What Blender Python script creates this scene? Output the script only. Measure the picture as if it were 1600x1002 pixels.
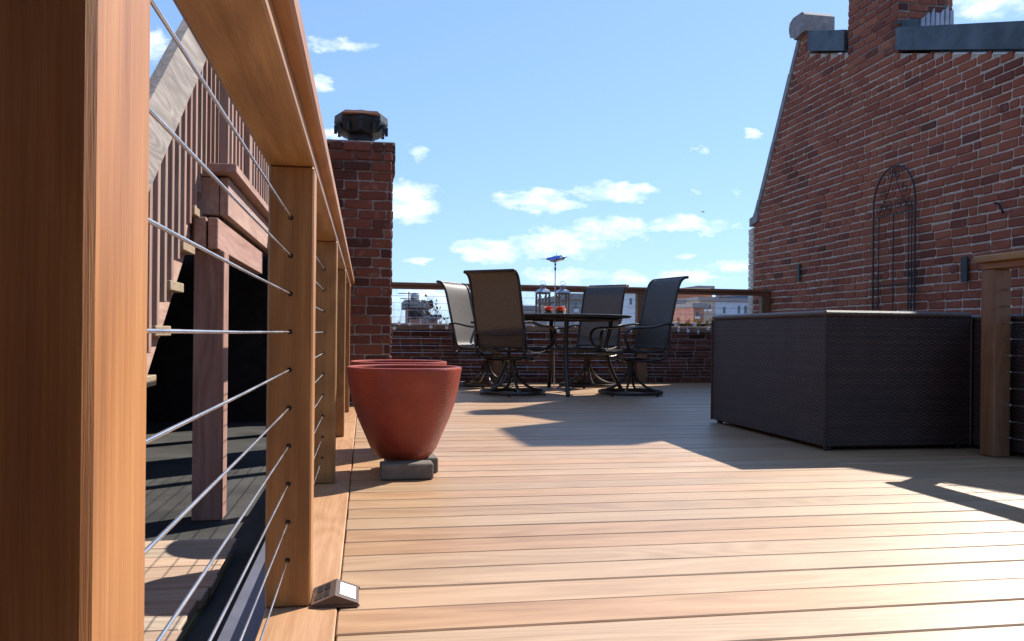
import bpy, bmesh, math, random
from mathutils import Vector, Matrix
R = math.radians
random.seed(7)
scene = bpy.context.scene
for o in list(bpy.data.objects): bpy.data.objects.remove(o)
COL = scene.collection

# ------------------------------------------------------------------ camera
CAM_H, YAW = 0.555, R(10.1)
cam = bpy.data.cameras.new('camera'); camo = bpy.data.objects.new('camera', cam); COL.objects.link(camo)
cam.sensor_fit = 'HORIZONTAL'; cam.sensor_width = 36.0; cam.lens = 36.0*1291/1600
cam.shift_y = 21.3/1600; cam.clip_start = 0.03; cam.clip_end = 4000
camo.matrix_world = Matrix.Translation((0, 0, CAM_H)) @ Matrix.Rotation(-YAW, 4, 'Z') @ Matrix.Rotation(R(90), 4, 'X') @ Matrix.Rotation(0.010, 4, 'Z')
scene.camera = camo
scene.view_settings.view_transform = 'Standard'; scene.view_settings.look = 'None'
scene.view_settings.gamma = 1.0; scene.view_settings.exposure = 1.05
scene.view_settings.use_curve_mapping = False
scene.render.resolution_x, scene.render.resolution_y = 1024, 641

# ------------------------------------------------------------------ sun and sky
SUN = Vector((0.97, 0.70, 1.0)).normalized()
ELEV = math.asin(SUN.z); AZ = math.atan2(SUN.x, SUN.y)          # azimuth from +Y towards +X
sl = bpy.data.lights.new('sun', 'SUN'); sl.energy = 5.0; sl.angle = R(0.55); sl.color = (1.0, 0.94, 0.85)
so = bpy.data.objects.new('sun', sl); COL.objects.link(so); so.rotation_euler = (-SUN).to_track_quat('-Z', 'Y').to_euler()
so.location = (20, 15, 25)
world = bpy.data.worlds.new('World'); scene.world = world; world.use_nodes = True
SKY_STRENGTH, CLOUD_STRENGTH = 0.10, 0.80
def dir_px(u, v):                                                # compass bearing and height of a cloud
    a, b = u-800, v-522.3
    a2, b2 = a+0.010*b, b-0.010*a
    x = math.sin(YAW)+a2/1291*math.cos(YAW); y = math.cos(YAW)-a2/1291*math.sin(YAW); z = -b2/1291
    return math.atan2(x, y), math.atan2(z, math.hypot(x, y))
CLOUDS = [(235,72,32,24,1),(530,68,58,10,.75),(498,130,20,14,.9),(518,212,24,15,1),(648,237,20,10,.7),(640,318,62,30,1.05),(843,314,72,17,1),
          (968,298,70,13,1),(765,392,64,20,.95),(870,380,90,24,.95),(955,360,68,18,.95),(1075,352,68,14,1),(1147,415,40,11,.9),(880,432,60,14,.8),
          (980,437,50,11,.8),(1075,433,70,13,.85),(1178,209,16,8,.8),(1555,5,70,20,1.1),(655,405,18,6,.7),(1078,399,16,5,.7),(1095,238,14,8,.5),
          (670,462,80,20,.6),(1090,300,10,5,.6),(1155,300,10,5,.6),(500,60,20,8,.5)]
def build_world():
    nt = world.node_tree; N = nt.nodes; L = nt.links; N.clear()
    def nd(t, **kw):
        n = N.new(t)
        for k, v in kw.items(): setattr(n, k, v)
        return n
    def math_(op, a, b=None, c=None, clamp=False):
        n = nd('ShaderNodeMath', operation=op, use_clamp=clamp)
        for i, x in enumerate((a, b, c)):
            if x is None: continue
            if isinstance(x, (int, float)): n.inputs[i].default_value = x
            else: L.new(x, n.inputs[i])
        return n.outputs[0]
    out = nd('ShaderNodeOutputWorld'); sky = nd('ShaderNodeTexSky', sky_type='NISHITA')
    sky.sun_disc = False; sky.sun_elevation = ELEV; sky.sun_rotation = AZ
    sky.altitude = 50; sky.air_density = 1.0; sky.dust_density = 0.25; sky.ozone_density = 2.2
    tc = nd('ShaderNodeTexCoord')
    n1 = nd('ShaderNodeTexNoise'); n1.inputs['Scale'].default_value = 22; n1.inputs['Detail'].default_value = 6; n1.inputs['Roughness'].default_value = .62
    mp = nd('ShaderNodeMapping'); mp.inputs['Scale'].default_value = (1, 1, 2.2)
    L.new(tc.outputs['Generated'], mp.inputs[0]); L.new(mp.outputs[0], n1.inputs['Vector'])
    sx = nd('ShaderNodeSeparateXYZ'); L.new(tc.outputs['Generated'], sx.inputs[0])
    az = math_('ARCTAN2', sx.outputs[0], sx.outputs[1]); el = math_('ARCSINE', sx.outputs[2])
    cb = nd('ShaderNodeCombineXYZ'); L.new(az, cb.inputs[0]); L.new(el, cb.inputs[1])
    sub = nd('ShaderNodeVectorMath', operation='SUBTRACT'); L.new(n1.outputs['Color'], sub.inputs[0]); sub.inputs[1].default_value = (.5, .5, .5)
    mul = nd('ShaderNodeVectorMath', operation='MULTIPLY'); L.new(sub.outputs[0], mul.inputs[0]); mul.inputs[1].default_value = (.07, .032, 0)
    add = nd('ShaderNodeVectorMath', operation='ADD'); L.new(cb.outputs[0], add.inputs[0]); L.new(mul.outputs[0], add.inputs[1])
    rng = random.Random(3)
    specs = []
    for u, v, w, h_, s in CLOUDS:
        a, e = dir_px(u, v); k = math.cos(a-YAW)
        specs.append((a, e, w*1.1/1291*k, h_*1.15/1291*k, s))
    for i in range(14):                                           # the same sparse cumulus goes on round the horizon
        a = rng.uniform(0.75, 2*math.pi-0.45); a = a-2*math.pi if a > math.pi else a
        e = rng.choice((rng.uniform(.06, .2), rng.uniform(.15, .5)))
        w = rng.uniform(.03, .09); specs.append((a, e, w, w*rng.uniform(.18, .35), rng.uniform(.7, 1)))
    acc = None
    for a, e, w, h_, s in specs:
        d = nd('ShaderNodeVectorMath', operation='SUBTRACT'); L.new(add.outputs[0], d.inputs[0]); d.inputs[1].default_value = (a, e, 0)
        m = nd('ShaderNodeVectorMath', operation='MULTIPLY'); L.new(d.outputs[0], m.inputs[0]); m.inputs[1].default_value = (1/w, 1/h_, 0)
        q = nd('ShaderNodeVectorMath', operation='DOT_PRODUCT'); L.new(m.outputs[0], q.inputs[0]); L.new(m.outputs[0], q.inputs[1])
        k = math_('MULTIPLY_ADD', q.outputs['Value'], -s, s)
        acc = k if acc is None else math_('MAXIMUM', acc, k)
    n2 = nd('ShaderNodeTexNoise'); n2.inputs['Scale'].default_value = 40; n2.inputs['Detail'].default_value = 7; n2.inputs['Roughness'].default_value = .65
    L.new(mp.outputs[0], n2.inputs['Vector'])
    t = math_('MULTIPLY_ADD', n2.outputs['Fac'], 2.2, -1.22)
    t = math_('ADD', t, acc)
    mask = math_('MULTIPLY', math_('MULTIPLY', t, .75, clamp=True), .93)
    sc_ = nd('ShaderNodeVectorMath', operation='SCALE'); L.new(sky.outputs[0], sc_.inputs[0]); sc_.inputs['Scale'].default_value = .055
    ga = nd('ShaderNodeGamma'); ga.inputs[1].default_value = .50; L.new(sc_.outputs[0], ga.inputs[0])     # gamma regrade of the sky colour: flatter than a clear sky
    gm = nd('ShaderNodeVectorMath', operation='MULTIPLY'); L.new(ga.outputs[0], gm.inputs[0]); gm.inputs[1].default_value = (4.9, 6.7, 9.6)
    b1 = nd('ShaderNodeBackground'); b1.inputs[1].default_value = SKY_STRENGTH; L.new(gm.outputs[0], b1.inputs[0])
    n3 = nd('ShaderNodeTexNoise'); n3.inputs['Scale'].default_value = 30; n3.inputs['Detail'].default_value = 4; L.new(mp.outputs[0], n3.inputs['Vector'])
    cr = nd('ShaderNodeValToRGB'); cr.color_ramp.elements[0].position = .38; cr.color_ramp.elements[0].color = (.62, .74, .86, 1); cr.color_ramp.elements[1].position = .56; cr.color_ramp.elements[1].color = (1, 1, 1, 1); L.new(n3.outputs['Fac'], cr.inputs[0])
    b2 = nd('ShaderNodeBackground'); L.new(cr.outputs[0], b2.inputs[0]); b2.inputs[1].default_value = CLOUD_STRENGTH
    mx = nd('ShaderNodeMixShader'); L.new(mask, mx.inputs[0]); L.new(b1.outputs[0], mx.inputs[1]); L.new(b2.outputs[0], mx.inputs[2])
    L.new(mx.outputs[0], out.inputs[0])
build_world()
try: world.cycles.sampling_method = 'MANUAL'; world.cycles.sample_map_resolution = 512
except Exception: pass

# ------------------------------------------------------------------ geometry helpers
class G:
    """collects pieces of geometry; build() links them as ONE mesh object"""
    def __init__(s): s.v = []; s.f = []; s.t = []; s.cur = 0.0
    def add(s, vs, fs):
        b = len(s.v); s.v += [tuple(p) for p in vs]
        for f in fs: s.f.append(tuple(i+b for i in f)); s.t.append(s.cur)
        return s
    def box(s, x0, x1, y0, y1, z0, z1, c=0.0, M=None):
        cx, cy, cz = (x0+x1)/2, (y0+y1)/2, (z0+z1)/2; hx, hy, hz = abs(x1-x0)/2, abs(y1-y0)/2, abs(z1-z0)/2
        c = min(c, hx*.8, hy*.8, hz*.8)
        S = [(a, b, d) for a in (-1, 1) for b in (-1, 1) for d in (-1, 1)]
        if c <= 0:
            vs = [Vector((cx+a*hx, cy+b*hy, cz+d*hz)) for a, b, d in S]
            fs = [(0, 1, 3, 2), (4, 6, 7, 5), (0, 4, 5, 1), (2, 3, 7, 6), (0, 2, 6, 4), (1, 5, 7, 3)]
        else:
            vs = []
            for a, b, d in S:
                vs += [Vector((cx+a*hx, cy+b*(hy-c), cz+d*(hz-c))), Vector((cx+a*(hx-c), cy+b*hy, cz+d*(hz-c))), Vector((cx+a*(hx-c), cy+b*(hy-c), cz+d*hz))]
            I = {k: i for i, k in enumerate(S)}
            fs = []
            for ax in range(3):
                for sg in (-1, 1):
                    o = [k for k in range(3) if k != ax]; q = []
                    for p1, p2 in ((-1, -1), (1, -1), (1, 1), (-1, 1)):
                        k = [0, 0, 0]; k[ax] = sg; k[o[0]] = p1; k[o[1]] = p2; q.append(I[tuple(k)]*3+ax)
                    flip = (sg > 0) == (ax == 1)
                    fs.append(tuple(reversed(q)) if flip else tuple(q))
            for ax in range(3):
                o = [k for k in range(3) if k != ax]
                for p1 in (-1, 1):
                    for p2 in (-1, 1):
                        k0 = [0, 0, 0]; k0[ax] = -1; k0[o[0]] = p1; k0[o[1]] = p2; k1 = list(k0); k1[ax] = 1
                        A, B = I[tuple(k0)]*3, I[tuple(k1)]*3
                        fs.append((A+o[0], B+o[0], B+o[1], A+o[1]))
            for i in range(8): fs.append((i*3, i*3+1, i*3+2))
        if M is not None: vs = [M @ v for v in vs]
        return s.add(vs, fs)
    def tube(s, pts, r, n=8, closed=False, cap=True, sq=None):
        pts = [Vector(p) for p in pts]; m = len(pts)
        rs = r if isinstance(r, (list, tuple)) else [r]*m
        T = []
        for i in range(m):
            if closed: t = pts[(i+1) % m]-pts[i-1]
            else: t = pts[min(i+1, m-1)]-pts[max(i-1, 0)]
            T.append(t.normalized() if t.length > 1e-9 else Vector((0, 0, 1)))
        up = Vector((0, 0, 1)) if abs(T[0].z) < .9 else Vector((1, 0, 0))
        nrm = (up-T[0]*up.dot(T[0])).normalized()
        vs = []
        for i in range(m):
            nrm = (nrm-T[i]*nrm.dot(T[i]))
            nrm = nrm.normalized() if nrm.length > 1e-6 else T[i].orthogonal().normalized()
            b = T[i].cross(nrm)
            for k in range(n):
                a = 2*math.pi*(k+.5)/n
                ka, kb = (1, 1) if sq is None else sq
                vs.append(pts[i]+(nrm*math.cos(a)*ka+b*math.sin(a)*kb)*rs[i])
        fs = []
        for i in range(m if closed else m-1):
            j = (i+1) % m
            for k in range(n): fs.append((i*n+k, i*n+(k+1) % n, j*n+(k+1) % n, j*n+k))
        if cap and not closed:
            fs.append(tuple(reversed(range(n)))); fs.append(tuple((m-1)*n+k for k in range(n)))
        return s.add(vs, fs)
    def lathe(s, prof, n=32, c=(0, 0, 0), M=None):
        vs = []
        for r, z in prof:
            for k in range(n):
                a = 2*math.pi*k/n; p = Vector((c[0]+r*math.cos(a), c[1]+r*math.sin(a), c[2]+z)); vs.append(M @ p if M else p)
        fs = []
        for i in range(len(prof)-1):
            for k in range(n): fs.append((i*n+k, i*n+(k+1) % n, (i+1)*n+(k+1) % n, (i+1)*n+k))
        fs.append(tuple(reversed(range(n)))); m = len(prof)-1; fs.append(tuple(m*n+k for k in range(n)))
        return s.add(vs, fs)
    def prism(s, poly, d0, d1, axis='x'):
        def P(a, b, d): return {'x': (d, a, b), 'y': (a, d, b), 'z': (a, b, d)}[axis]
        n = len(poly); vs = [P(a, b, d0) for a, b in poly]+[P(a, b, d1) for a, b in poly]
        fs = [tuple(reversed(range(n))), tuple(range(n, 2*n))]+[(i, (i+1) % n, n+(i+1) % n, n+i) for i in range(n)]
        return s.add(vs, fs)
    def sheet(s, rows, th):
        """rows: grid of points; makes a thin closed slab by thickness th along the face normals"""
        m, n = len(rows), len(rows[0]); P = [[Vector(p) for p in r] for r in rows]; vs = []
        for sg in (.5, -.5):
            for i in range(m):
                for j in range(n):
                    a = P[min(i+1, m-1)][j]-P[max(i-1, 0)][j]; b = P[i][min(j+1, n-1)]-P[i][max(j-1, 0)]
                    vs.append(P[i][j]+a.cross(b).normalized()*th*sg)
        fs = []; o = m*n
        for i in range(m-1):
            for j in range(n-1):
                q = (i*n+j, i*n+j+1, (i+1)*n+j+1, (i+1)*n+j); fs.append(q); fs.append(tuple(o+k for k in reversed(q)))
        rim = [j for j in range(n)]+[i*n+n-1 for i in range(1, m)]+[(m-1)*n+j for j in range(n-2, -1, -1)]+[i*n for i in range(m-2, 0, -1)]
        for k in range(len(rim)): a, b = rim[k], rim[(k+1) % len(rim)]; fs.append((b, a, o+a, o+b))
        return s.add(vs, fs)
    def mesh(s, name, mat, smooth=None, off=None):
        me = bpy.data.meshes.new(name)
        vs = s.v if off is None else [(a-off[0], b-off[1], c-off[2]) for a, b, c in s.v]
        me.from_pydata(vs, [], s.f); me.update()
        if any(s.t):
            at = me.attributes.new('tint', 'FLOAT', 'FACE'); at.data.foreach_set('value', s.t)
        bm = bmesh.new(); bm.from_mesh(me); bmesh.ops.recalc_face_normals(bm, faces=bm.faces); bm.to_mesh(me); bm.free()
        if smooth:
            for p in me.polygons: p.use_smooth = True
            me.set_sharp_from_angle(angle=R(smooth))
        me.materials.append(mat); return me
    def build(s, name, mat, parent=None, smooth=None, loc=None, off=None):
        """vertices are local to the parent, unless off (a world origin) is given"""
        o = bpy.data.objects.new(name, s.mesh(name, mat, smooth, off)); COL.objects.link(o)
        if parent is not None: o.parent = parent
        if loc is not None: o.location = loc
        return o
def tag(o, label=None, cat=None, group=None, kind=None):
    for k, v in (('label', label), ('category', cat), ('group', group), ('kind', kind)):
        if v: o[k] = v
    return o
def thing(name, label, cat, loc=(0, 0, 0), rz=0.0, group=None):
    o = bpy.data.objects.new(name, None); COL.objects.link(o); o.empty_display_size = .1
    o.location = loc; o.rotation_euler = (0, 0, rz); return tag(o, label, cat, group)
def inst(name, me, parent, loc, rot=None, scale=None):
    o = bpy.data.objects.new(name, me); COL.objects.link(o); o.parent = parent; o.location = loc
    if rot: o.rotation_euler = rot
    if scale: o.scale = scale
    return o
def copy_tree(o, parent=None):
    c = o.copy(); COL.objects.link(c); c.parent = parent
    for ch in [x for x in bpy.data.objects if x.parent == o]: copy_tree(ch, c)
    return c
def smooth_path(pts, k=6):
    """Catmull-Rom through pts"""
    P = [Vector(p) for p in pts]; P = [P[0]*2-P[1]]+P+[P[-1]*2-P[-2]]; out = []
    for i in range(1, len(P)-2):
        for j in range(k):
            t = j/k; a, b, c, d = P[i-1], P[i], P[i+1], P[i+2]
            out.append(.5*((2*b)+(c-a)*t+(2*a-5*b+4*c-d)*t*t+(3*b-a-3*c+d)*t**3))
    out.append(P[-2]); return out

# ------------------------------------------------------------------ materials
class Mat:
    def __init__(s, name):
        s.m = bpy.data.materials.new(name); s.m.use_nodes = True; s.t = s.m.node_tree; s.N = s.t.nodes; s.L = s.t.links
        s.b = s.N['Principled BSDF']
    def nd(s, t, **kw):
        n = s.N.new(t)
        for k, v in kw.items(): setattr(n, k, v)
        return n
    def lk(s, a, b): s.L.new(a, b)
    def math(s, op, a, b=None, c=None, clamp=False):
        n = s.nd('ShaderNodeMath', operation=op, use_clamp=clamp)
        for i, x in enumerate((a, b, c)):
            if x is None: continue
            if isinstance(x, (int, float)): n.inputs[i].default_value = x
            else: s.lk(x, n.inputs[i])
        return n.outputs[0]
    def coord(s, scale=(1, 1, 1), rnd=37.0):
        tc = s.nd('ShaderNodeTexCoord'); oi = s.nd('ShaderNodeObjectInfo'); s.oi = oi
        k = s.nd('ShaderNodeVectorMath', operation='SCALE'); k.inputs[0].default_value = (1, 1.7, .6)
        m = s.math('MULTIPLY', oi.outputs['Random'], rnd); s.lk(m, k.inputs['Scale'])
        a = s.nd('ShaderNodeVectorMath', operation='ADD'); s.lk(tc.outputs['Object'], a.inputs[0]); s.lk(k.outputs[0], a.inputs[1])
        p = s.nd('ShaderNodeVectorMath', operation='MULTIPLY'); s.lk(a.outputs[0], p.inputs[0]); p.inputs[1].default_value = scale
        s.raw = a.outputs[0]; return p.outputs[0]
    def scaled(s, scale):
        p = s.nd('ShaderNodeVectorMath', operation='MULTIPLY'); s.lk(s.raw, p.inputs[0]); p.inputs[1].default_value = scale; return p.outputs[0]
    def noise(s, vec, scale, detail=4, rough=.55, dist=0):
        n = s.nd('ShaderNodeTexNoise'); n.inputs['Scale'].default_value = scale; n.inputs['Detail'].default_value = detail
        n.inputs['Roughness'].default_value = rough; n.inputs['Distortion'].default_value = dist; s.lk(vec, n.inputs['Vector']); return n.outputs['Fac']
    def ramp(s, fac, stops):
        r = s.nd('ShaderNodeValToRGB'); e = r.color_ramp.elements
        while len(e) < len(stops): e.new(.5)
        for i, (p, c) in enumerate(stops): e[i].position = p; e[i].color = (*c, 1)
        s.lk(fac, r.inputs[0]); return r.outputs[0]
    def mix(s, fac, a, b, mode='MIX'):
        n = s.nd('ShaderNodeMix', data_type='RGBA', blend_type=mode)
        for i, x in ((0, fac), (6, a), (7, b)):
            if isinstance(x, (int, float)): n.inputs[i].default_value = x
            elif isinstance(x, tuple): n.inputs[i].default_value = (*x, 1)
            else: s.lk(x, n.inputs[i])
        return n.outputs[2]
    def bump(s, h, strength=.3, dist=.002):
        n = s.nd('ShaderNodeBump'); n.inputs['Strength'].default_value = strength; n.inputs['Distance'].default_value = dist
        s.lk(h, n.inputs['Height']); s.lk(n.outputs[0], s.b.inputs['Normal'])
    def set(s, col=None, rough=None, metal=None, spec=None):
        for k, v in (('Base Color', col), ('Roughness', rough), ('Metallic', metal), ('Specular IOR Level', spec)):
            if v is None: continue
            if isinstance(v, (int, float)): s.b.inputs[k].default_value = v
            elif isinstance(v, tuple): s.b.inputs[k].default_value = (*v, 1)
            else: s.lk(v, s.b.inputs[k])
        return s.m
def wood(name, dark, mid, light, axis, rough=(.42, .6), var=.35, fine=1.0, bump=.25, spec=.5, hue=.02):
    M = Mat(name); ax = 'XYZ'.index(axis)
    def sc(al, ac): v = [ac]*3; v[ax] = al; return tuple(v)
    c1 = M.coord(sc(1.1, 13*fine))
    f1 = M.noise(c1, 1.0, 3, .5, .6)                                   # broad figure
    c2 = M.scaled(sc(3.5, 105*fine)); f2 = M.noise(c2, 1.0, 4, .7)      # fibre
    f5 = M.noise(M.scaled(sc(16, 420*fine)), 1.0, 3, .7)               # pores
    c4 = M.scaled(sc(.55, 4.0)); f4 = M.noise(c4, 1.0, 2, .5, .3)
    ring = M.math('MULTIPLY_ADD', M.math('SINE', M.math('MULTIPLY', f4, 95.0*fine)), .5, .5)      # cathedral growth rings
    fac = M.math('ADD', M.math('MULTIPLY', f1, .30), M.math('MULTIPLY', f2, .33)); fac = M.math('MULTIPLY_ADD', f5, .27, fac); fac = M.math('MULTIPLY_ADD', ring, .10, fac)
    col = M.ramp(fac, ((.33, dark), (.5, mid), (.68, light)))
    c3 = M.noise(M.scaled(sc(.8, 2.2)), 1.0, 2)                         # blotches of weather
    col = M.mix(M.math('MULTIPLY', M.math('SUBTRACT', c3, .38), .42, clamp=True), col, tuple(min(1, x*1.25+.03) for x in light))
    hs = M.nd('ShaderNodeHueSaturation'); M.lk(col, hs.inputs['Color'])
    M.lk(M.math('MULTIPLY_ADD', M.oi.outputs['Random'], var, 1-var/2), hs.inputs['Value'])
    h2 = M.math('FRACT', M.math('MULTIPLY', M.oi.outputs['Random'], 17.3))
    M.lk(M.math('MULTIPLY_ADD', h2, hue, .5-hue/2), hs.inputs['Hue']); M.lk(M.math('MULTIPLY_ADD', h2, -.8*var, 1+.35*var), hs.inputs['Saturation'])
    M.lk(M.math('MULTIPLY_ADD', f2, rough[1]-rough[0], rough[0]), M.b.inputs['Roughness'])
    M.bump(M.math('ADD', f2, f5), bump, .0012)
    return M.set(col=hs.outputs[0], spec=spec)
def brickmat(name, cols, spec=.3, soot=.0):
    M = Mat(name); c = M.coord()
    a1 = M.nd('ShaderNodeAttribute', attribute_name='tint'); a2 = M.nd('ShaderNodeAttribute', attribute_name='tint', attribute_type='OBJECT')
    t = M.math('ADD', a1.outputs['Fac'], a2.outputs['Fac'])
    col = M.ramp(t, cols)
    n = M.noise(c, 60, 5, .65); col = M.mix(M.math('MULTIPLY', n, .75), col, M.mix(1.0, col, (.45, .42, .42), 'MULTIPLY'))
    n2 = M.noise(c, 14, 3, .6); k = M.math('MULTIPLY', M.math('SUBTRACT', n2, .58), 2.4, clamp=True)
    col = M.mix(k, col, (.30, .22, .19))                                # lime bloom
    tc = M.nd('ShaderNodeNewGeometry'); n3 = M.noise(tc.outputs['Position'], 1.1, 3, .6)
    col = M.mix(M.math('MULTIPLY', M.math('SUBTRACT', n3, .45), 2.0+soot, clamp=True), col, M.mix(1.0, col, (.55, .5, .5), 'MULTIPLY'))
    M.bump(n, .5, .003)
    return M.set(col=col, rough=.88, spec=spec)
def plain(name, col, rough=.6, metal=0.0, spec=.5, vary=.25, scale=8, bump=0.0, bscale=60):
    M = Mat(name); c = M.coord(); n = M.noise(c, scale, 5, .6)
    d = tuple(x*(1-vary) for x in col); l = tuple(min(1, x*(1+vary)) for x in col)
    cc = M.ramp(n, ((.3, d), (.7, l)))
    if bump: M.bump(M.noise(c, bscale, 4, .6), bump, .002)
    M.lk(M.math('MULTIPLY_ADD', n, .2, rough-.1), M.b.inputs['Roughness'])
    return M.set(col=cc, metal=metal, spec=spec)
DECK = dict(dark=(.235, .128, .060), mid=(.335, .197, .098), light=(.42, .262, .145))
m_plank = wood('weathered_hardwood_deck', axis='X', hue=.008, rough=(.41, .53), var=.18, spec=.75, **DECK)
m_border = wood('hardwood_border', axis='Y', rough=(.34, .55), var=.2, dark=(.27, .15, .072), mid=(.37, .222, .115), light=(.45, .285, .16))
RAIL = dict(dark=(.155, .064, .017), mid=(.262, .120, .036), light=(.375, .192, .065))
m_post = wood('oiled_hardwood_post', axis='Z', rough=(.4, .58), var=.12, fine=1.5, **RAIL)
m_rail_y = wood('oiled_hardwood_rail', axis='Y', rough=(.38, .55), var=.1, fine=.8, **RAIL)
m_rail_x = wood('oiled_hardwood_cross_rail', axis='X', rough=(.4, .6), var=.1, **RAIL)
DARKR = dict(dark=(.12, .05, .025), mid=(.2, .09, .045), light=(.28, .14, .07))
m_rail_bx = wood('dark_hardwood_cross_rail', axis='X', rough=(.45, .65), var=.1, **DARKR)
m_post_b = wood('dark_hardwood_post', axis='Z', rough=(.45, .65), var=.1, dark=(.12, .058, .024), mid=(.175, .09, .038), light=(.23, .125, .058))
STAIN = dict(dark=(.15, .082, .063), mid=(.235, .142, .112), light=(.34, .225, .185))
m_stain_z = wood('red_stained_timber', axis='Z', rough=(.55, .75), var=.25, spec=.25, **STAIN)
m_stain_y = wood('red_stained_beam', axis='Y', rough=(.55, .75), var=.2, spec=.25, dark=(.22, .13, .098), mid=(.32, .20, .158), light=(.41, .28, .23))
m_grey_y = wood('grey_weathered_handrail', axis='Y', rough=(.6, .8), var=.1, spec=.25, dark=(.11, .092, .082), mid=(.19, .162, .146), light=(.33, .29, .265), fine=1.4, bump=.8)
m_walk = wood('pale_walkway_timber', axis='X', rough=(.55, .75), var=.35, spec=.25, dark=(.25, .165, .11), mid=(.38, .27, .19), light=(.48, .36, .27))
m_tread = wood('raw_tread_timber', axis='X', rough=(.55, .75), var=.25, spec=.25, dark=(.17, .12, .075), mid=(.24, .18, .115), light=(.30, .235, .16))
m_moss = plain('mossy_green_timber', (.16, .17, .06), .8, vary=.4)
m_brick_wall = brickmat('old_red_brick', ((0, (.12, .052, .04)), (.14, (.22, .068, .044)), (.3, (.33, .09, .052)), (.75, (.42, .125, .066)), (1, (.48, .165, .09))))
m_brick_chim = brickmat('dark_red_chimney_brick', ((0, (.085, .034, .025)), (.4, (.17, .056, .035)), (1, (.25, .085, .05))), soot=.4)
m_mortar = plain('pale_lime_mortar', (.52, .43, .35), .9, spec=.2, vary=.3, scale=25, bump=.5)
m_mortar_d = plain('grey_cement_mortar', (.25, .215, .19), .9, spec=.2, vary=.35, scale=25, bump=.5)
m_steel = plain('stainless_steel_cable', (.72, .72, .74), .26, 1.0, vary=.1)
m_black = plain('black_iron', (.018, .018, .02), .45, .3, vary=.3)
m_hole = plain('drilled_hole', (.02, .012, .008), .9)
m_bronze = plain('dark_bronze_aluminium', (.055, .048, .042), .38, .5, vary=.25)
m_lead = plain('dark_lead_flashing', (.075, .085, .095), .5, .4, vary=.5, scale=5, bump=.3, bscale=9)
m_fascia = plain('blue_grey_metal_flashing', (.12, .125, .16), .5, .3, vary=.15)
m_stone = plain('grey_coping_stone', (.30, .27, .265), .85, spec=.2, vary=.3, scale=14, bump=.5)
m_parapet = plain('brown_painted_coping', (.22, .15, .115), .8, spec=.2, vary=.25, scale=10, bump=.3)
m_cream = plain('cream_painted_brick', (.62, .55, .44), .8, spec=.2, vary=.15)
m_roof = plain('grey_roof_membrane', (.044, .043, .041), .85, spec=.2, vary=.45, scale=2.5, bump=.6, bscale=90)
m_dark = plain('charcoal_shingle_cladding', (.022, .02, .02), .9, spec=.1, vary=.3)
m_paver = plain('concrete_paver', (.135, .12, .10), .9, spec=.2, vary=.3, scale=18, bump=.5)
m_terra = None

def terracotta():
    M = Mat('glazed_terracotta'); M.coord()
    s = M.nd('ShaderNodeSeparateXYZ'); M.lk(M.raw, s.inputs[0])
    n = M.noise(M.raw, 9, 5, .6)
    col = M.ramp(n, ((.3, (.20, .030, .016)), (.6, (.26, .043, .022)), (.8, (.32, .066, .036))))
    ring = M.math('SINE', M.math('MULTIPLY', s.outputs[2], 520.0)); n2 = M.noise(M.scaled((1, 1, 1)), 70, 3, .6)
    M.bump(M.math('ADD', M.math('MULTIPLY', ring, .16), M.math('MULTIPLY', n2, .9)), .45, .003)
    M.lk(M.math('MULTIPLY_ADD', n2, .3, .33), M.b.inputs['Roughness'])
    return M.set(col=col, spec=.4)
m_terra = terracotta()
def sling():
    M = Mat('woven_sling_fabric'); M.coord()
    n = M.noise(M.scaled((1, 1, .25)), 160, 3, .7); n0 = M.noise(M.scaled((.3, 1, 1)), 150, 3, .7)
    col = M.ramp(M.math('MULTIPLY', M.math('ADD', n, n0), .5), ((.3, (.10, .086, .073)), (.7, (.22, .192, .167))))
    M.set(col=col, rough=.5, spec=.55)
    tr = M.nd('ShaderNodeBsdfTranslucent'); M.lk(M.mix(1.0, col, (1.0, .90, .78), 'MULTIPLY'), tr.inputs[0])
    mx = M.nd('ShaderNodeMixShader'); mx.inputs[0].default_value = .46
    M.lk(M.b.outputs[0], mx.inputs[1]); M.lk(tr.outputs[0], mx.inputs[2]); M.lk(mx.outputs[0], M.N['Material Output'].inputs[0])
    return M.m
m_sling = sling()
def wicker():
    M = Mat('dark_brown_wicker'); tc = M.nd('ShaderNodeTexCoord'); M.raw = tc.outputs['Object']
    s = M.nd('ShaderNodeSeparateXYZ'); M.lk(M.raw, s.inputs[0])
    u = M.math('ADD', s.outputs[0], s.outputs[1]); v = M.math('DIVIDE', s.outputs[2], .0092)
    row = M.math('FLOOR', v); st = M.math('ABSOLUTE', M.math('SINE', M.math('MULTIPLY', v, math.pi)))
    st = M.math('POWER', st, .6)
    ph = M.math('ADD', M.math('MULTIPLY', u, math.pi/.0185), M.math('MULTIPLY', row, math.pi))
    wv = M.math('MULTIPLY_ADD', M.math('SINE', ph), .5, .5)
    hgt = M.math('MULTIPLY', st, M.math('MULTIPLY_ADD', wv, .75, .25))
    wn = M.nd('ShaderNodeTexWhiteNoise', noise_dimensions='1D'); M.lk(row, wn.inputs['W'])
    n = M.noise(M.raw, 7, 3); k = M.math('ADD', M.math('MULTIPLY', wn.outputs[0], .35), M.math('MULTIPLY', n, .65))
    col = M.ramp(k, ((.25, (.058, .034, .026)), (.75, (.125, .074, .055))))
    col = M.mix(M.math('SUBTRACT', 1.0, hgt, clamp=True), col, (.010, .007, .006))
    M.bump(hgt, 1.0, .0034)
    return M.set(col=col, rough=.48, spec=.35)
m_wicker = wicker()
# ------------------------------------------------------------------ the setting
g = G(); g.box(-3000, 3000, -3000, 3000, -12.6, -12.5)
tag(g.build('ground', plain('street_asphalt', (.06, .06, .06), .9)), kind='structure')
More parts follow.
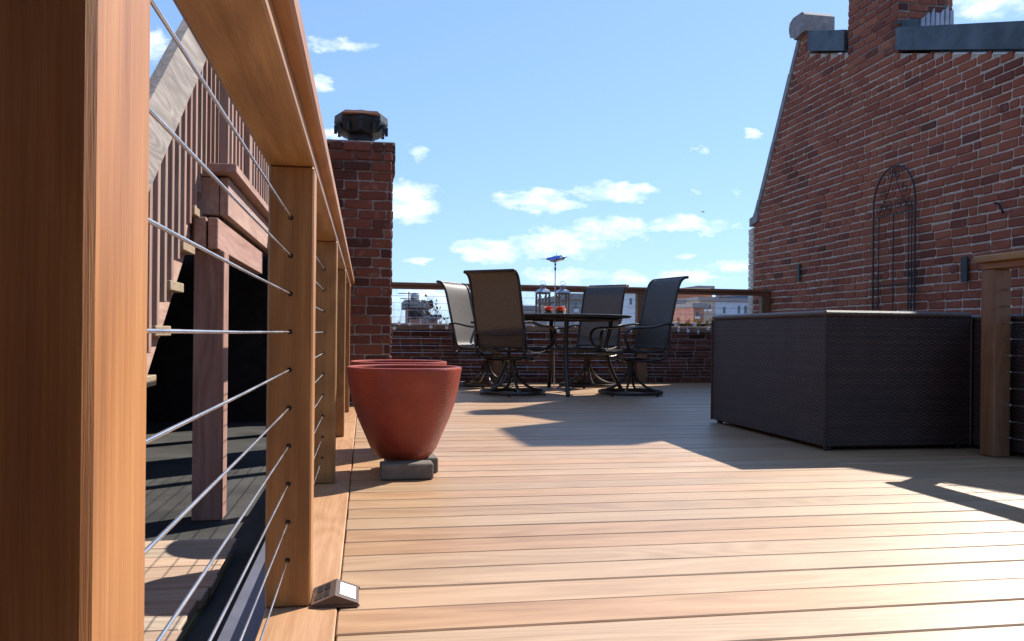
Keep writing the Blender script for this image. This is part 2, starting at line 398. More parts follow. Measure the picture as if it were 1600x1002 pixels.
# deck floor: border board along the railing, planks across
PITCH, PH = .1365, 1.546
deck = thing('deck_floor', None, None, (0, 0, 0)); deck['kind'] = 'structure'
gm = G(); gm.box(-2.45, 2.45, -PITCH/2+.0028, PITCH/2-.0028, -.026, 0, .0028)
pmesh = gm.mesh('plank', m_plank)
rng = random.Random(11); y = PH-PITCH*19.5; k = 0
while y < 9.36:
    inst('plank', pmesh, deck, (-.048+2.45+rng.uniform(0, .003), y+rng.uniform(-.0011, .0011), rng.uniform(-.0012, .0006)))
    y += PITCH; k += 1
DECK_END = y-PITCH/2
g = G()
for a, b in ((-1.2, 1.0), (1.003, 5.2), (5.203, 6.44)):
    g = G(); g.box(-.190, -.0495, a, b, -.026, .0015, .0028); g.build('border_board', m_border, deck)
g = G()
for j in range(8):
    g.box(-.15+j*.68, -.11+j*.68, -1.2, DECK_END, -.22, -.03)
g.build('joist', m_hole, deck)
g = G(); g.box(-.15, 4.95, -1.2, 9.7, -.35, -.30); g.build('roof_membrane', m_roof, deck)
# neighbour's flat roof, a step lower
g = G(); g.box(-8, -.9, -2.5, 9.6, -.44, -.36); g.box(-.898, -.20, -2.5, 9.6, -.44, -.361)
tag(g.build('flat_roof', m_roof), kind='structure')
# lower walkway
walk = thing('lower_walkway', None, None, (0, 0, -.30)); walk['kind'] = 'structure'
gm = G(); gm.box(-.62, .62, -.0655, .0655, -.035, 0, .003); wm = gm.mesh('plank', m_walk)
y = 3.50
while y > 0:
    inst('plank', wm, walk, (-1.125+rng.uniform(-.012, .012), y, rng.uniform(-.002, .001))); y -= .134
g = G(); g.box(-.53, -.512, -.1, 3.5, -.06, -.036); g.build('edge_board', m_moss, walk)
# metal flashing under the deck edge
t = thing('metal_flashing', 'blue-grey metal flashing strip below the deck edge beside the railing', 'flashing', (-.2, 2, -.36))
g = G(); g.box(-.292, -.195, -2, 6.4, -.088, -.08); g.build('top_sheet', m_fascia, t, off=t.location)
g = G(); g.box(-.290, -.282, -2, 6.4, -.359, -.0885); g.build('drop_sheet', m_fascia, t, off=t.location)

# ------------------------------------------------------------------ brickwork
def brick_mesh(L, H, D, name, mat, seed):
    """a worn brick: eight-sided uneven face with rounded arrises"""
    r = random.Random(seed); g = G(); k = r.uniform(.004, .010)
    def outline(c, jit):
        o = []
        for sx_, sz in ((-1, -1), (1, -1), (1, 1), (-1, 1)):
            x, z = sx_*(L/2-c), sz*(H/2-c); q = k*r.uniform(.5, 1.5)
            a_, b_ = (x, z-sz*q), (x-sx_*q*1.3, z)
            o += [a_, b_] if sx_*sz > 0 else [b_, a_]
        return [(x+r.uniform(-jit, jit), z+r.uniform(-jit, jit)) for x, z in o]
    m = outline(0, .0028); n = len(m)
    f = [(x*(1-.011/L)+r.uniform(-.001, .001), z*(1-.011/H)) for x, z in m]
    vs = [(x, -D+r.uniform(-.0012, .0012), z) for x, z in f]+[(x, -D+.006, z) for x, z in m]+[(x, .012, z) for x, z in m]
    fs = [tuple(range(n))]
    for i in range(n): j = (i+1) % n; fs += [(i, j, n+j, n+i), (n+i, n+j, 2*n+j, 2*n+i)]
    fs.append(tuple(reversed(range(2*n, 3*n)))); g.add(vs, fs); return g.mesh(name, mat)
def courses(width, z0, z1f, course, L, rng, headers=7, u0=0.0, Hd=None):
    """yields brick rectangles (uc, zc, len) of a wall face; z1f(u) is the top of the masonry"""
    out = []; n = 0; z = z0; Hd = Hd or L*.49
    while z < 12:
        hdr = headers and n % headers == headers-1
        base = L if not hdr else Hd
        u = u0-(base/2 if n % 2 else 0)+rng.uniform(-.02, .02); any_ = False
        while u < u0+width:
            ln = base*rng.uniform(.95, 1.05)
            if not hdr and rng.random() < .05: ln = Hd*rng.uniform(.9, 1.1)
            a, b = max(u, u0+.002), min(u+ln, u0+width-.002); full = b-a
            while b-a > .03 and z+course > z1f(a)+.02: a += .012
            while b-a > .03 and z+course > z1f(b)+.02: b -= .012
            if b-a > .035 and z+course <= min(z1f(a), z1f(b))+.02:
                out.append(((a+b)/2, z+course/2, b-a)); any_ = True
            u += ln
        z += course; n += 1
        if not any_: break
    return out
def lay(parent, rects, place, axisrot, mats, H, D, joint, rng, limit=300, key=None, proud=.0, tint=None, keep=None):
    """place(u,z)->world point on the mortar plane; each brick an object while the limit holds, the rest one stuff part"""
    order = sorted(range(len(rects)), key=(lambda i: key(rects[i])) if key else (lambda i: i))
    base = {}
    for L in (.2, .1):
        base[L] = [brick_mesh(L, H, D, 'brick', mats, rng.randint(0, 9999)) for _ in range(9)]
    rest = G(); Rm = Matrix.Rotation(axisrot, 4, 'Z')
    for n, i in enumerate(order):
        u, z, ln = rects[i]; L = .2 if ln > .15 else .1
        me = rng.choice(base[L]); sx = (ln-joint)/L
        P = Vector(place(u, z)); P = P+(Rm @ Vector((0, rng.uniform(-.0035, .002), rng.uniform(-.0022, .0022)+.004*math.sin(u*2.1+z*1.7)+.0025*math.sin(u*6.3+z*9))))
        tv = rng.random() if tint is None else tint(u, z, rng)
        tv = max(.003, min(1, tv)); rot = rng.gauss(0, .008)
        if n < limit:
            o = inst('brick', me, parent, P-parent.location, (0, rot, axisrot), (sx, 1, rng.uniform(.92, 1.06))); o['tint'] = tv
        else:
            rest.cur = tv; T = Matrix.Translation(P-parent.location) @ Rm @ Matrix.Rotation(rot, 4, 'Y') @ Matrix.Diagonal((sx, 1, rng.uniform(.92, 1.06), 1))
            rest.add([T @ v.co for v in me.vertices], [tuple(p.vertices) for p in me.polygons])
    if rest.v:
        o = rest.build('brickwork', mats, parent); o['kind'] = 'stuff'
# --- party wall on the right (faces -X), mansard profile
WX, CH0, CH1 = 4.85, 6.93, 7.75
def wall_top(y):
    if y < CH0: return 2.713+(y-5.435)*.331
    if y < 8.50: return 3.202+(y-6.914)*.331
    if y < 8.66: return 3.98
    return max(2.06, 3.99-(y-8.66)*1.86)
wall = thing('brick_party_wall', 'tall old red brick party wall with sloping stone-edged gable on the right', 'brick wall', (WX, 7, 0))
ys = [3.0, CH0-.001, CH0, 8.499, 8.5, 8.659, 8.66, 9.69, 9.78]
prof = [(3.0, -.3)]+[(9.80, -.3)]+[(9.80, 2.02)]+[(yy, wall_top(yy)-.01) for yy in reversed(ys)]
g = G(); g.prism(prof, WX+.008, WX+.36, 'x'); g.build('mortar_core', m_mortar, wall, off=wall.location)
rw = random.Random(5)
rects = courses(6.78, -.03, lambda u: wall_top(9.79-u)-.0, .0755, .212, rw, headers=8)
def wall_tint(u, z, r):
    y = 9.79-u; t = r.betavariate(3.2, 2.0)
    if r.random() < .07+.10*(math.sin(y*3.1+z*2.3)*math.sin(y*1.3-z*3.7) > .25): t *= .25
    if CH0-.1 < y < CH1+.05: t = t*.8+.22
    return t
def wkey(rc):
    y = 9.79-rc[0]; z = rc[1]
    vis = (5.15 < y) and z > .45
    d = math.hypot(WX, y); return (0 if vis else 1, d)
lay(wall, rects, lambda u, z: (WX+.008, 9.79-u, z), -math.pi/2, m_brick_wall,   .0632, .009, .012, rw, 300, wkey, tint=wall_tint)
# copings and flashings
def sloped(g, y0, y1, dz0, dz1, x0, x1, zf=wall_top):
    g.prism([(y0, zf(y0+1e-4)+dz0), (y1, zf(y1-1e-4)+dz0), (y1, zf(y1-1e-4)+dz1), (y0, zf(y0+1e-4)+dz1)], x0, x1, 'x')
g = G(); sloped(g, 2.9, CH0-.01, .02, .23, WX-.035, WX+.40); fl = g.build('flashing', m_lead, wall, off=wall.location); fl['label'] = 'long dark lead flashing along the sloping wall top'
g = G(); sloped(g, CH1+.01, 8.475, .02, .235, WX-.035, WX+.40); fl = g.build('flashing', m_lead, wall, off=wall.location); fl['label'] = 'short dark lead flashing between chimney and kneeler stone'
def slab(g, a, b, off0, off1, x0, x1):
    (ya, za), (yb, zb) = a, b; d = Vector((yb-ya, zb-za)).normalized(); n = Vector((-d.y, d.x)); n = n if n.x > 0 else -n
    g.prism([(ya+n.x*off0, za+n.y*off0), (yb+n.x*off0, zb+n.y*off0), (yb+n.x*off1, zb+n.y*off1), (ya+n.x*off1, za+n.y*off1)], x0, x1, 'x')
A, B = Vector((8.665, 3.98)), Vector((9.695, 2.08)); cuts = (0, .2, .57, .91, 1)
for i in range(4):
    a = A.lerp(B, cuts[i]+.0012); b = A.lerp(B, cuts[i+1]-.0012)
    g = G(); slab(g, a, b, -.005, .062+.004*(i % 2), WX-.012-.003*i, WX+.38); g.build('coping_stone', m_stone, wall, off=wall.location)
g = G(); g.prism([(9.66, 2.00), (9.86, 1.955), (9.86, 2.055), (9.77, 2.075), (9.70, 2.16), (9.655, 2.17)], WX-.03, WX+.4, 'x'); g.build('coping_stone', m_stone, wall, off=wall.location)
g = G(); g.prism([(8.49, 3.97), (8.6, 3.965), (8.72, 3.94), (8.75, 3.985), (8.82, 4.0), (8.85, 4.1), (8.83, 4.17), (8.75, 4.205), (8.55, 4.20), (8.49, 4.15)], WX-.06, WX+.30, 'x')
g.build('kneeler_stone', m_stone, wall, off=wall.location)
# cream pier of the street facade behind the wall end
t = thing('facade_pier', 'narrow cream painted brick pier at the far end of the party wall', 'pier', (WX+.2, 9.9, -12.5))
g = G(); g.box(WX+.03, WX+.5, 9.81, 9.93, -12.5, 1.95); g.build('core', m_cream, t, off=t.location)
gm = G(); gm.box(-.25, .25, -.065, .065, -.0345, .0345, .004); bmh = gm.mesh('block', m_cream)
for i in range(22):
    inst('block', bmh, t, Vector((WX+.25, 9.87+.008*(i % 2), .32+i*.075))-t.location)
# party wall chimney
def chimney(name, label, x0, x1, y0, y1, z0, z1, mats, mort, course, L, corb, rng, skirt=0, face_west=True):
    t = thing(name, label, 'chimney', (x0, y0, z0))
    g = G(); g.box(x0+.008, x1-.008, y0+.008, y1-.008, z0, z1-.01); g.build('mortar_core', mort, t, off=t.location)
    for rows, off in corb:
        pass
    def face(width, placer, rot, lim, hd=.1):
        rc = courses(width, z0+skirt, lambda u: z1, course, L, rng, headers=0)
        lay(t, rc, placer, rot, mats, course-.011, .008, .011, rng, lim)
    def off(z): return max([o for zz, o in corb if z > zz]+[0])
    face(x1-x0, lambda u, z: (x0+u, y0+.008-off(z), z), 0, 400)
    face(y1-y0, lambda u, z: (x0+.008-off(z), y1-u, z), -math.pi/2, 400)
    face(y1-y0, lambda u, z: (x1-.008+off(z), y0+u, z), math.pi/2, 400)
    return t
rc_ = random.Random(21)
ch2 = chimney('brick_chimney', 'broad red brick chimney rising from the top of the party wall', WX-.004, 5.42, CH0, CH1, 3.22, 4.2, m_brick_wall, m_mortar_d, .0755, .206, [], rc_)
g = G(); g.box(WX-.012, WX+.02, CH0-.012, CH0-.002, 3.47, 3.50)
g.prism([(WX+.02, 3.42), (5.06, 3.42), (5.05, 3.53), (4.95, 3.515), (WX+.02, 3.50)], CH0-.02, CH0-.004, 'y'); fl = g.build('lead_apron', m_lead, ch2, off=ch2.location)
g = G()
for i in range(7):
    a = 5.06+i*.05; g.prism([(a, 3.40), (a+.046, 3.40), (a+.044, 3.55+.03*(i % 3)+.014*i), (a+.012, 3.53+.02*(i % 2)+.016*i)], CH0-.028-.002*(i % 2), CH0-.004, 'y')
g.build('torn_flashing', plain('pale_tar_sealant', (.42, .42, .48), .7), ch2, off=ch2.location)
# left chimney (front face towards the camera)
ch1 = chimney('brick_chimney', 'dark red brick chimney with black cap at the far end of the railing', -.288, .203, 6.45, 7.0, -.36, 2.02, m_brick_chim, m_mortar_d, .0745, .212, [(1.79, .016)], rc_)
ch1.name = 'brick_chimney'
g = G(); g.box(-.30, .218, 6.436, 7.014, 1.998, 2.026, .006); g.build('crown', m_mortar_d, ch1, off=ch1.location)
cc = Vector((-.045, 6.72, 2.026))
g = G(); g.lathe([(.118, 0), (.118, .02), (.105, .03), (.1, .12), (.102, .15)], 24, cc); cap = g.build('chimney_cap', m_black, ch1, 35, off=ch1.location)
g = G(); g.lathe([(.105, .09), (.18, .105), (.197, .15), (.212, .195), (.208, .25), (.19, .262), (.0, .27)], 8, cc); g.build('cowl', m_black, cap, off=ch1.location)
for a in range(12):
    q = 2*math.pi*a/12; g = G(); g.box(-.045+.2*math.cos(q)-.012, -.045+.2*math.cos(q)+.012, 6.72+.2*math.sin(q)-.012, 6.72+.2*math.sin(q)+.012, 2.135, 2.2); g.build('strap', m_black, cap, off=ch1.location)
g = G(); g.prism([(-.19, 2.256), (.10, 2.256), (.08, 2.274), (-.165, 2.274)], 6.497, 6.56, 'y'); g.build('lid', plain('rusty_copper_lid', (.5, .27, .17), .5, .0), cap, off=ch1.location)
# parapet wall at the far end of the deck
par = thing('parapet_wall', 'low dark red brick parapet with brown coping across the far end of the deck', 'brick wall', (2.5, 9.5, 0))
g = G(); g.box(.19, WX, 9.458, 9.68, -.3, .60); g.build('mortar_core', m_mortar_d, par, off=par.location)
rc = courses(4.65, -.02, lambda u: .60, .0765, .222, rc_, headers=0)
lay(par, rc, lambda u, z: (.2+u, 9.458, z), 0, m_brick_chim, .065, .008, .0125, rc_, 300)
g = G()
for a, b in ((.215, 1.76), (1.765, 3.3), (3.305, 4.84)):
    g = G(); g.box(a, b, 9.42, 9.71, .592, .668, .006); g.build('coping', m_parapet, par, off=par.location)

# ------------------------------------------------------------------ cable railings
def bolt_holes(parent, pts, ax):
    for p in pts:
        g = G(); d = Vector(ax)*.0008
        g.tube([Vector(p)-d, Vector(p)+d], .0042, 10); g.build('cable_hole', m_hole, parent, off=parent.location)
CABZ = [.784-.0763*i for i in range(10)]
lr = thing('cable_railing', 'orange-brown hardwood railing with steel cables along the left deck edge', 'railing', (-.148, 1, 0))
pY = [.3400-1.372, .3400, 1.709, 3.086, 4.46, 5.83]
for y0 in pY:
    g = G(); g.box(-.192, -.103, y0, y0+.085, .0025, .888, .0035); p = g.build('post', m_post, lr, off=(-.148, y0+.04, .45)); p.location = Vector((-.148, y0+.04, .45))-lr.location
    if y0 > 1:
        gh = G()
        for z in CABZ: gh.tube([(-.148, y0-.0006, z), (-.148, y0+.0006, z)], .0052, 10)
        h_ = gh.build('cable_hole', m_hole, p, off=(-.148, y0+.04, .45))
g = G(); g.box(-.193, -.103, -1.2, 6.44, .8885, .917, .003); p = g.build('sub_rail', m_rail_y, lr, off=lr.location)
g = G(); g.box(-.214, -.081, -1.2, 6.446, .9175, .952, .005); p = g.build('cap_rail', m_rail_y, lr, off=lr.location)
for z in CABZ:
    pts = []
    g = G(); sag = random.Random(int(z*1e4))
    for y0, y1 in zip(pY[:-1], pY[1:]):
        for q in (0, .5): pts.append((-.148, y0+.04+(y1-y0)*q, z-(.0012 if q else 0)+0))
    pts.append((-.148, 6.44, z)); g.tube(pts, .0018, 10); g.build('cable', m_steel, lr, 40, off=lr.location)
# right railing: corner post, run to the wall and run towards the viewer
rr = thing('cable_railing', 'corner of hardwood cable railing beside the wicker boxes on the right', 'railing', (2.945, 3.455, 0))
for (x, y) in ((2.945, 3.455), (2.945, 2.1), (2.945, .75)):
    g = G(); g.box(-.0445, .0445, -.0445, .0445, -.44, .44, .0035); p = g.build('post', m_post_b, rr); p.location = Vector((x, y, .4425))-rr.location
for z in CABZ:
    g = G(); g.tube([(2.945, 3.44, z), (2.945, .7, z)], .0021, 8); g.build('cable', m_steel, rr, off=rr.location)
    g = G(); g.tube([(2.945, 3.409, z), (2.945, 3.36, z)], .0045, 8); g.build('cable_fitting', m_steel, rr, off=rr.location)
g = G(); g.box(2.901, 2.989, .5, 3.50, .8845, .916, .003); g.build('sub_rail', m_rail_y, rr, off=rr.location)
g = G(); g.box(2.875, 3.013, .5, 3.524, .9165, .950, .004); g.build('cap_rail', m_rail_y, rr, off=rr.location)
hh = thing('unseen_light_block', 'added dark block, unseen behind the camera, shading the near railing posts', 'light blocker', (1, -.8, -.3))  # added behind the camera, out of view, to darken the near post fronts
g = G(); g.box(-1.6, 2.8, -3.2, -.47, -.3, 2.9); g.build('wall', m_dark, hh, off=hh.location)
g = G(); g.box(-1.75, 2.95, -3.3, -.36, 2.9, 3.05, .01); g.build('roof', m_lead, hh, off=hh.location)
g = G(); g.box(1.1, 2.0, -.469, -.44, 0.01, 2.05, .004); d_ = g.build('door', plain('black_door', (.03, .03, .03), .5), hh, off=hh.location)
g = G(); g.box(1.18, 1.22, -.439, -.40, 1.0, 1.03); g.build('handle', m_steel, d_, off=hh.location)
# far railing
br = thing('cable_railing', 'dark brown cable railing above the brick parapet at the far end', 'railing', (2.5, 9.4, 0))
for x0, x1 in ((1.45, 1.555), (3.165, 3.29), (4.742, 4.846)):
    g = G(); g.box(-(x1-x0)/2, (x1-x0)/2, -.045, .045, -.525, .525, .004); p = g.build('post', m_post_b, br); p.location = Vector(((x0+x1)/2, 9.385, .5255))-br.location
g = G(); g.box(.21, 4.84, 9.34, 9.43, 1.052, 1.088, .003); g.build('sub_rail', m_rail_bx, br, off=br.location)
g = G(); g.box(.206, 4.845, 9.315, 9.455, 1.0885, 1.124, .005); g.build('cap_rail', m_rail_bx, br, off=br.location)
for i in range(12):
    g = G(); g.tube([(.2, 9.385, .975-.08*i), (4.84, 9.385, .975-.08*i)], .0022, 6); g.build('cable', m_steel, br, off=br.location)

# ------------------------------------------------------------------ neighbour's stair and landing (left, behind the railing)
st = thing('wooden_staircase', 'red-stained wooden stair with balusters climbing behind the railing', 'staircase', (-1.1, 3.2, -.36))
SL = .80
def tz(y): return .926+(y-3.903)*SL          # line of the tread ends
def band(g, y0, y1, o0, o1, x0, x1, f=tz): g.prism([(y0, f(y0)+o0), (y1, f(y1)+o0), (y1, f(y1)+o1), (y0, f(y0)+o1)], x0, x1, 'x')
for x0, x1 in ((-.862, -.821), (-1.66, -1.62)):
    g = G(); band(g, 2.36, 4.18, -.115, .10, x0, x1); g.build('stringer', m_stain_y, st, off=st.location)
for i in range(-5, 3):
    y = 3.903+i*.2325; z = tz(y)
    if z > 1.2: continue
    g = G(); g.box(-1.68, -.776, y-.135, y+.115, z-.02, z+.02, .003); g.build('tread', m_tread, st, off=st.location)
def rl(y): return 1.118+(y-3.131)*.778       # lower edge of the hand rail board
g = G(); band(g, 2.3, 4.9, 0, .315, -.775, -.737, rl); g.build('handrail', m_grey_y, st, off=st.location)
g = G(); band(g, 2.3, 4.45, 0, .30, -1.66, -1.62, rl); g.build('handrail', m_grey_y, st, off=st.location)
y = 2.42
while y < 4.9:
    for x in (-.798, -1.70):
        g = G(); yy = y
        z0, z1 = min(tz(yy)+.085+.012*math.sin(yy*31), 1.36), rl(yy)+.02
        g.box(-.019, .019, -.019, .019, 0, z1-z0, .002); o = g.build('baluster', m_stain_z, st); o.location = Vector((x, yy, z0))-st.location
    y += .1162
ld = thing('stair_landing', 'red-stained timber landing on a square post behind the left railing', 'landing', (-1.2, 4.2, -.36))
g = G(); g.box(-.07, .07, -.07, .07, -.6515, .6515, .004); o = g.build('post', m_stain_z, ld); o.location = Vector((-.742, 4.245, .2925))-ld.location
g = G(); g.box(-.07, .07, -.07, .07, -.80, .80, .004); o = g.build('post', m_stain_z, ld); o.location = Vector((-.78, 7.6, .44))-ld.location
g = G(); g.box(-.735, -.69, 4.10, 5.85, .945, 1.093, .004); g.build('beam', m_stain_y, ld, off=ld.location)
g = G(); g.box(-.80, -.745, 4.105, 5.85, .950, 1.096, .004); g.build('beam', m_stain_y, ld, off=ld.location)
g = G(); g.box(-.70, -.66, 4.20, 8.6, 1.118, 1.302, .003); g.build('fascia', m_stain_y, ld, off=ld.location)
g = G(); g.box(-.86, -.704, 4.203, 4.24, 1.12, 1.30, .003); g.build('fascia', m_stain_y, ld, off=ld.location)
g = G(); g.box(-.74, -.61, 4.11, 8.62, 1.312, 1.354, .003); g.build('edge_trim', m_stain_y, ld, off=ld.location)
y = 4.27
while y < 8.6:
    g = G(); g.box(-2.4, -.745, -.064, .064, -.02, .02, .002); o = g.build('plank', m_stain_z, ld, off=(0, 0, 0)); o.location = Vector((0, y, 1.325))-ld.location; y += .133
gb = G(); gb.box(-.019, .019, -.019, .019, 0, 1.02, .002); bme = gb.mesh('baluster', m_stain_z)
gn = G(); gn.box(-.045, .045, -.045, .045, 0, 1.1, .003); nme = gn.mesh('newel', m_stain_z)
y = 4.19; i = 0
while y < 8.6:
    inst('newel' if i % 13 == 5 else 'baluster', nme if i % 13 == 5 else bme, ld, Vector((-.678, y, 1.356))-ld.location); y += .118; i += 1
g = G(); g.box(-.74, -.61, 4.3, 8.65, 2.38, 2.42, .003); g.build('handrail', m_stain_y, ld, off=ld.location)
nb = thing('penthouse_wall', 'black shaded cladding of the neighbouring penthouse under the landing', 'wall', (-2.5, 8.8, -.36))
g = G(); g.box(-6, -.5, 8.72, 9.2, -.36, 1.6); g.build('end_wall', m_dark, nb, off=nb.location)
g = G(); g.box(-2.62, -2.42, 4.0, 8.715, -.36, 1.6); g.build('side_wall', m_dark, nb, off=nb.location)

# ------------------------------------------------------------------ planters
def planter(name, label, x, y, rz, pav):
    t = thing(name, label, 'planter', (x, y, .06), rz, 'red planters by the railing')
    g = G(); Rr, H = .229, .36
    P = [(.098, .0), (.105, .004), (.119, .02), (.1326, .04), (.157, .097), (.182, .155), (.203, .215), (.2175, .28), (.2275, .345), (Rr, .355), (Rr-.002, H), (Rr-.010, H+.002),
         (Rr-.017, H-.002), (.205, .29), (.186, .2), (.166, .135), (.14, .08), (.115, .05)]
    g.lathe(P, 64); g.build('pot', m_terra, t, 50)
    g = G(); g.lathe([(.0, .07), (.1, .075), (.128, .085), (.14, .1), (.12, .11), (.05, .09), (0, .093)], 32); g.build('soil', plain('dry_potting_soil', (.05, .035, .025), .95), t)
    k = 0
    for (dx, dy, a, wx, wy, lb) in pav:
        p = G(); p.box(-wx/2, wx/2, -wy/2, wy/2, 0, .0595, .005); o = p.build('concrete_paver', m_paver); o.location = (x+dx, y+dy, .0008); o.rotation_euler = (0, 0, a)
        tag(o, lb, 'paver')
planter('planter', 'nearer round terracotta-red planter standing on grey concrete pavers', .158, 3.34, 0,
        ((.004, -.155, R(1), .20, .095, 'front grey concrete block under the nearer red planter'), (.03, .04, R(3), .2, .2, 'rear grey concrete block under the nearer red planter')))
planter('planter', 'farther red planter half hidden behind the nearer one', .16, 3.97, 1.0,
        ((0, -.02, R(0), .2, .2, 'grey concrete block under the farther red planter'),))

# ------------------------------------------------------------------ solar light on the border board
sx = thing('solar_light', 'small brown wedge-shaped solar deck light at the foot of the post', 'solar light', (-.054, 1.70, .0015))
W_, D_, H_ = .047, .115, .024
m_bz = plain('bronze_plastic', (.10, .066, .05), .45, .2, vary=.15)
g = G(); g.prism([(-W_, .0), (W_, .0), (W_, .006), (0, H_), (-W_, .006)], 0, D_, 'y'); g.build('housing', m_bz, sx)
def onslope(g, side, u0, u1, y0, y1, h=.0012):
    """a thin plate on one slope: u from 0 at the ridge to 1 at the eave"""
    def P(u, y, d):
        x = side*W_*u; z = H_+(.006-H_)*u; n = Vector((side*(H_-.006), 0, W_)).normalized(); return (x+n.x*d, y, z+n.z*d)
    vs = [P(u, y, d) for d in (0.0002, h) for u, y in ((u0, y0), (u1, y0), (u1, y1), (u0, y1))]
    g.add(vs, [(0, 3, 2, 1), (4, 5, 6, 7), (0, 1, 5, 4), (1, 2, 6, 5), (2, 3, 7, 6), (3, 0, 4, 7)])
g = G(); onslope(g, 1, .18, .86, .016, D_-.018); pn = g.build('solar_panel', plain('sky_reflection_panel', (.85, .9, .95), .08, .0, 1.0, vary=.03), sx)  # near-white base colour stands in for sky reflected in the panel
for a, b, c, d in ((.25, .48, .016, .05), (.55, .86, .016, .05), (.25, .48, .06, D_-.014), (.55, .78, .06, D_-.014)):
    g = G(); onslope(g, -1, a, b, c, d); g.build('light_slot', m_black, sx)
for q_ in (-.003, D_+.0004):
    g = G(); g.box(-W_-.002, W_+.002, q_, q_+.0026, 0, .004); g.build('rim', m_bz, sx)

# ------------------------------------------------------------------ swivel sling chairs
BACK = [(-.455, 1.098), (-.415, 1.090), (-.375, 1.055), (-.345, .985), (-.318, .88), (-.285, .74), (-.25, .60), (-.222, .48), (-.205, .445)]
SEAT = [(-.195, .425), (-.10, .405), (.05, .402), (.17, .418), (.235, .415), (.265, .392)]
def make_chair():
    t = thing('swivel_chair', 'x', 'chair', (0, 0, 0), 0, 'swivel chairs around the patio table')
    back = smooth_path([(0, a, b) for a, b in BACK], 4); seat = smooth_path([(0, a, b) for a, b in SEAT], 4)
    hw = .234
    def sl_(pts, dip):
        rows = []
        for p in pts:
            rows.append([(x, p.y+(dip[0]*(1-(x/hw)**2)), p.z+dip[1]*(1-(x/hw)**2)) for x in [hw*k/4 for k in range(-4, 5)]])
        g = G(); g.sheet(rows, .004); return g
    sl_(back, (-.012, 0)).build('sling_back', m_sling, t, 60)
    sl_(seat, (0, -.014)).build('sling_seat', m_sling, t, 60)
    for s in (-1, 1):
        x = s*.246
        g = G(); g.tube([(x, p.y, p.z) for p in back], .0145, 8, sq=(1, .8)); g.build('back_frame', m_bronze, t, 50)
        g = G(); g.tube([(x, p.y, p.z) for p in seat], .0145, 8, sq=(1, .8)); g.build('seat_frame', m_bronze, t, 50)
        lowp = smooth_path([(x, -.25, .60), (x, -.255, .48), (x, -.235, .385), (x, -.17, .335), (x, -.05, .325), (x*.6, .06, .318), (x*.3, .1, .318)], 5)
        g = G(); g.tube(lowp, .013, 8); g.build('under_frame', m_bronze, t, 50)
        arm = smooth_path([(s*.262, -.285, .655), (s*.285, -.2, .662), (s*.305, -.02, .628), (s*.305, .14, .622), (s*.303, .225, .60), (s*.30, .258, .54), (s*.292, .23, .465), (s*.255, .16, .415)], 5)
        g = G(); g.tube(arm, .016, 8, sq=(.75, 1.2)); g.build('armrest', m_bronze, t, 50)
    g = G(); g.tube([(-.246, BACK[0][0], BACK[0][1]), (.246, BACK[0][0], BACK[0][1])], .0145, 8); g.build('top_bar', m_bronze, t, 50)
    bow = smooth_path([(-.244, -.262, .565), (-.11, -.285, .548), (.11, -.285, .548), (.244, -.262, .565)], 5)
    g = G(); g.tube(bow, .011, 8); g.build('cross_bar', m_bronze, t, 50)
    g = G(); g.tube([(-.244, -.205, .437), (.244, -.205, .437)], .012, 8); g.build('cross_bar', m_bronze, t, 50)
    g = G(); g.tube([(-.244, .262, .39), (.244, .262, .39)], .012, 8); g.build('cross_bar', m_bronze, t, 50)
    g = G(); g.lathe([(.034, .27), (.036, .30), (.085, .315), (.085, .328), (.03, .334)], 20); g.box(-.15, .15, -.12, .14, .328, .345, .004); g.build('swivel_plate', m_bronze, t, 40)
    g = G(); g.lathe([(.026, .16), (.03, .17), (.03, .285), (.024, .295)], 16); g.build('hub', m_bronze, t, 40)
    for k in range(4):
        a = math.pi/4+k*math.pi/2; c, s_ = math.cos(a), math.sin(a)
        pts = smooth_path([(c*r, s_*r, z) for r, z in ((.012, .285), (.03, .22), (.075, .135), (.15, .075), (.225, .045), (.285, .036))], 4)
        g = G(); g.tube(pts, .0135, 8, sq=(1.1, .8)); g.build('base_leg', m_bronze, t, 50)
    g = G(); g.tube([(.29*math.cos(2*math.pi*k/40), .29*math.sin(2*math.pi*k/40), .026) for k in range(40)], .0155, 8, closed=True, sq=(1.2, .8)); g.build('base_ring', m_bronze, t, 50)
    for k in range(4):
        a = k*math.pi/2+.4; g = G(); g.lathe([(.012, 0), (.014, .003), (.014, .011)], 10, (.29*math.cos(a), .29*math.sin(a), 0)); g.build('glide', m_black, t)
    return t
def face(dx, dy): return math.atan2(-dx, dy)
proto = make_chair()
CH = [((1.335, 7.44), (.63, .78), 1.0, 'high-backed sling chair nearest the planters, seen from behind with tan back'),
      ((1.255, 8.60), (.80, -.60), 1.0, 'sling chair with sunlit pale back behind the tan-backed chair at left'),
      ((2.335, 8.52), (-.70, -.71), 1.0, 'sling chair on the far side of the table facing the viewer'),
      ((2.44, 7.38), (-.965, -.26), 1.0, 'dark sling chair at the right of the table, turned sideways')]
for i, ((x, y), d, s, lb) in enumerate(CH):
    o = proto if i == 0 else copy_tree(proto)
    o.location = (x, y, .001); o.rotation_euler = (0, 0, face(*d)); o.scale = (s, s, s); o['label'] = lb

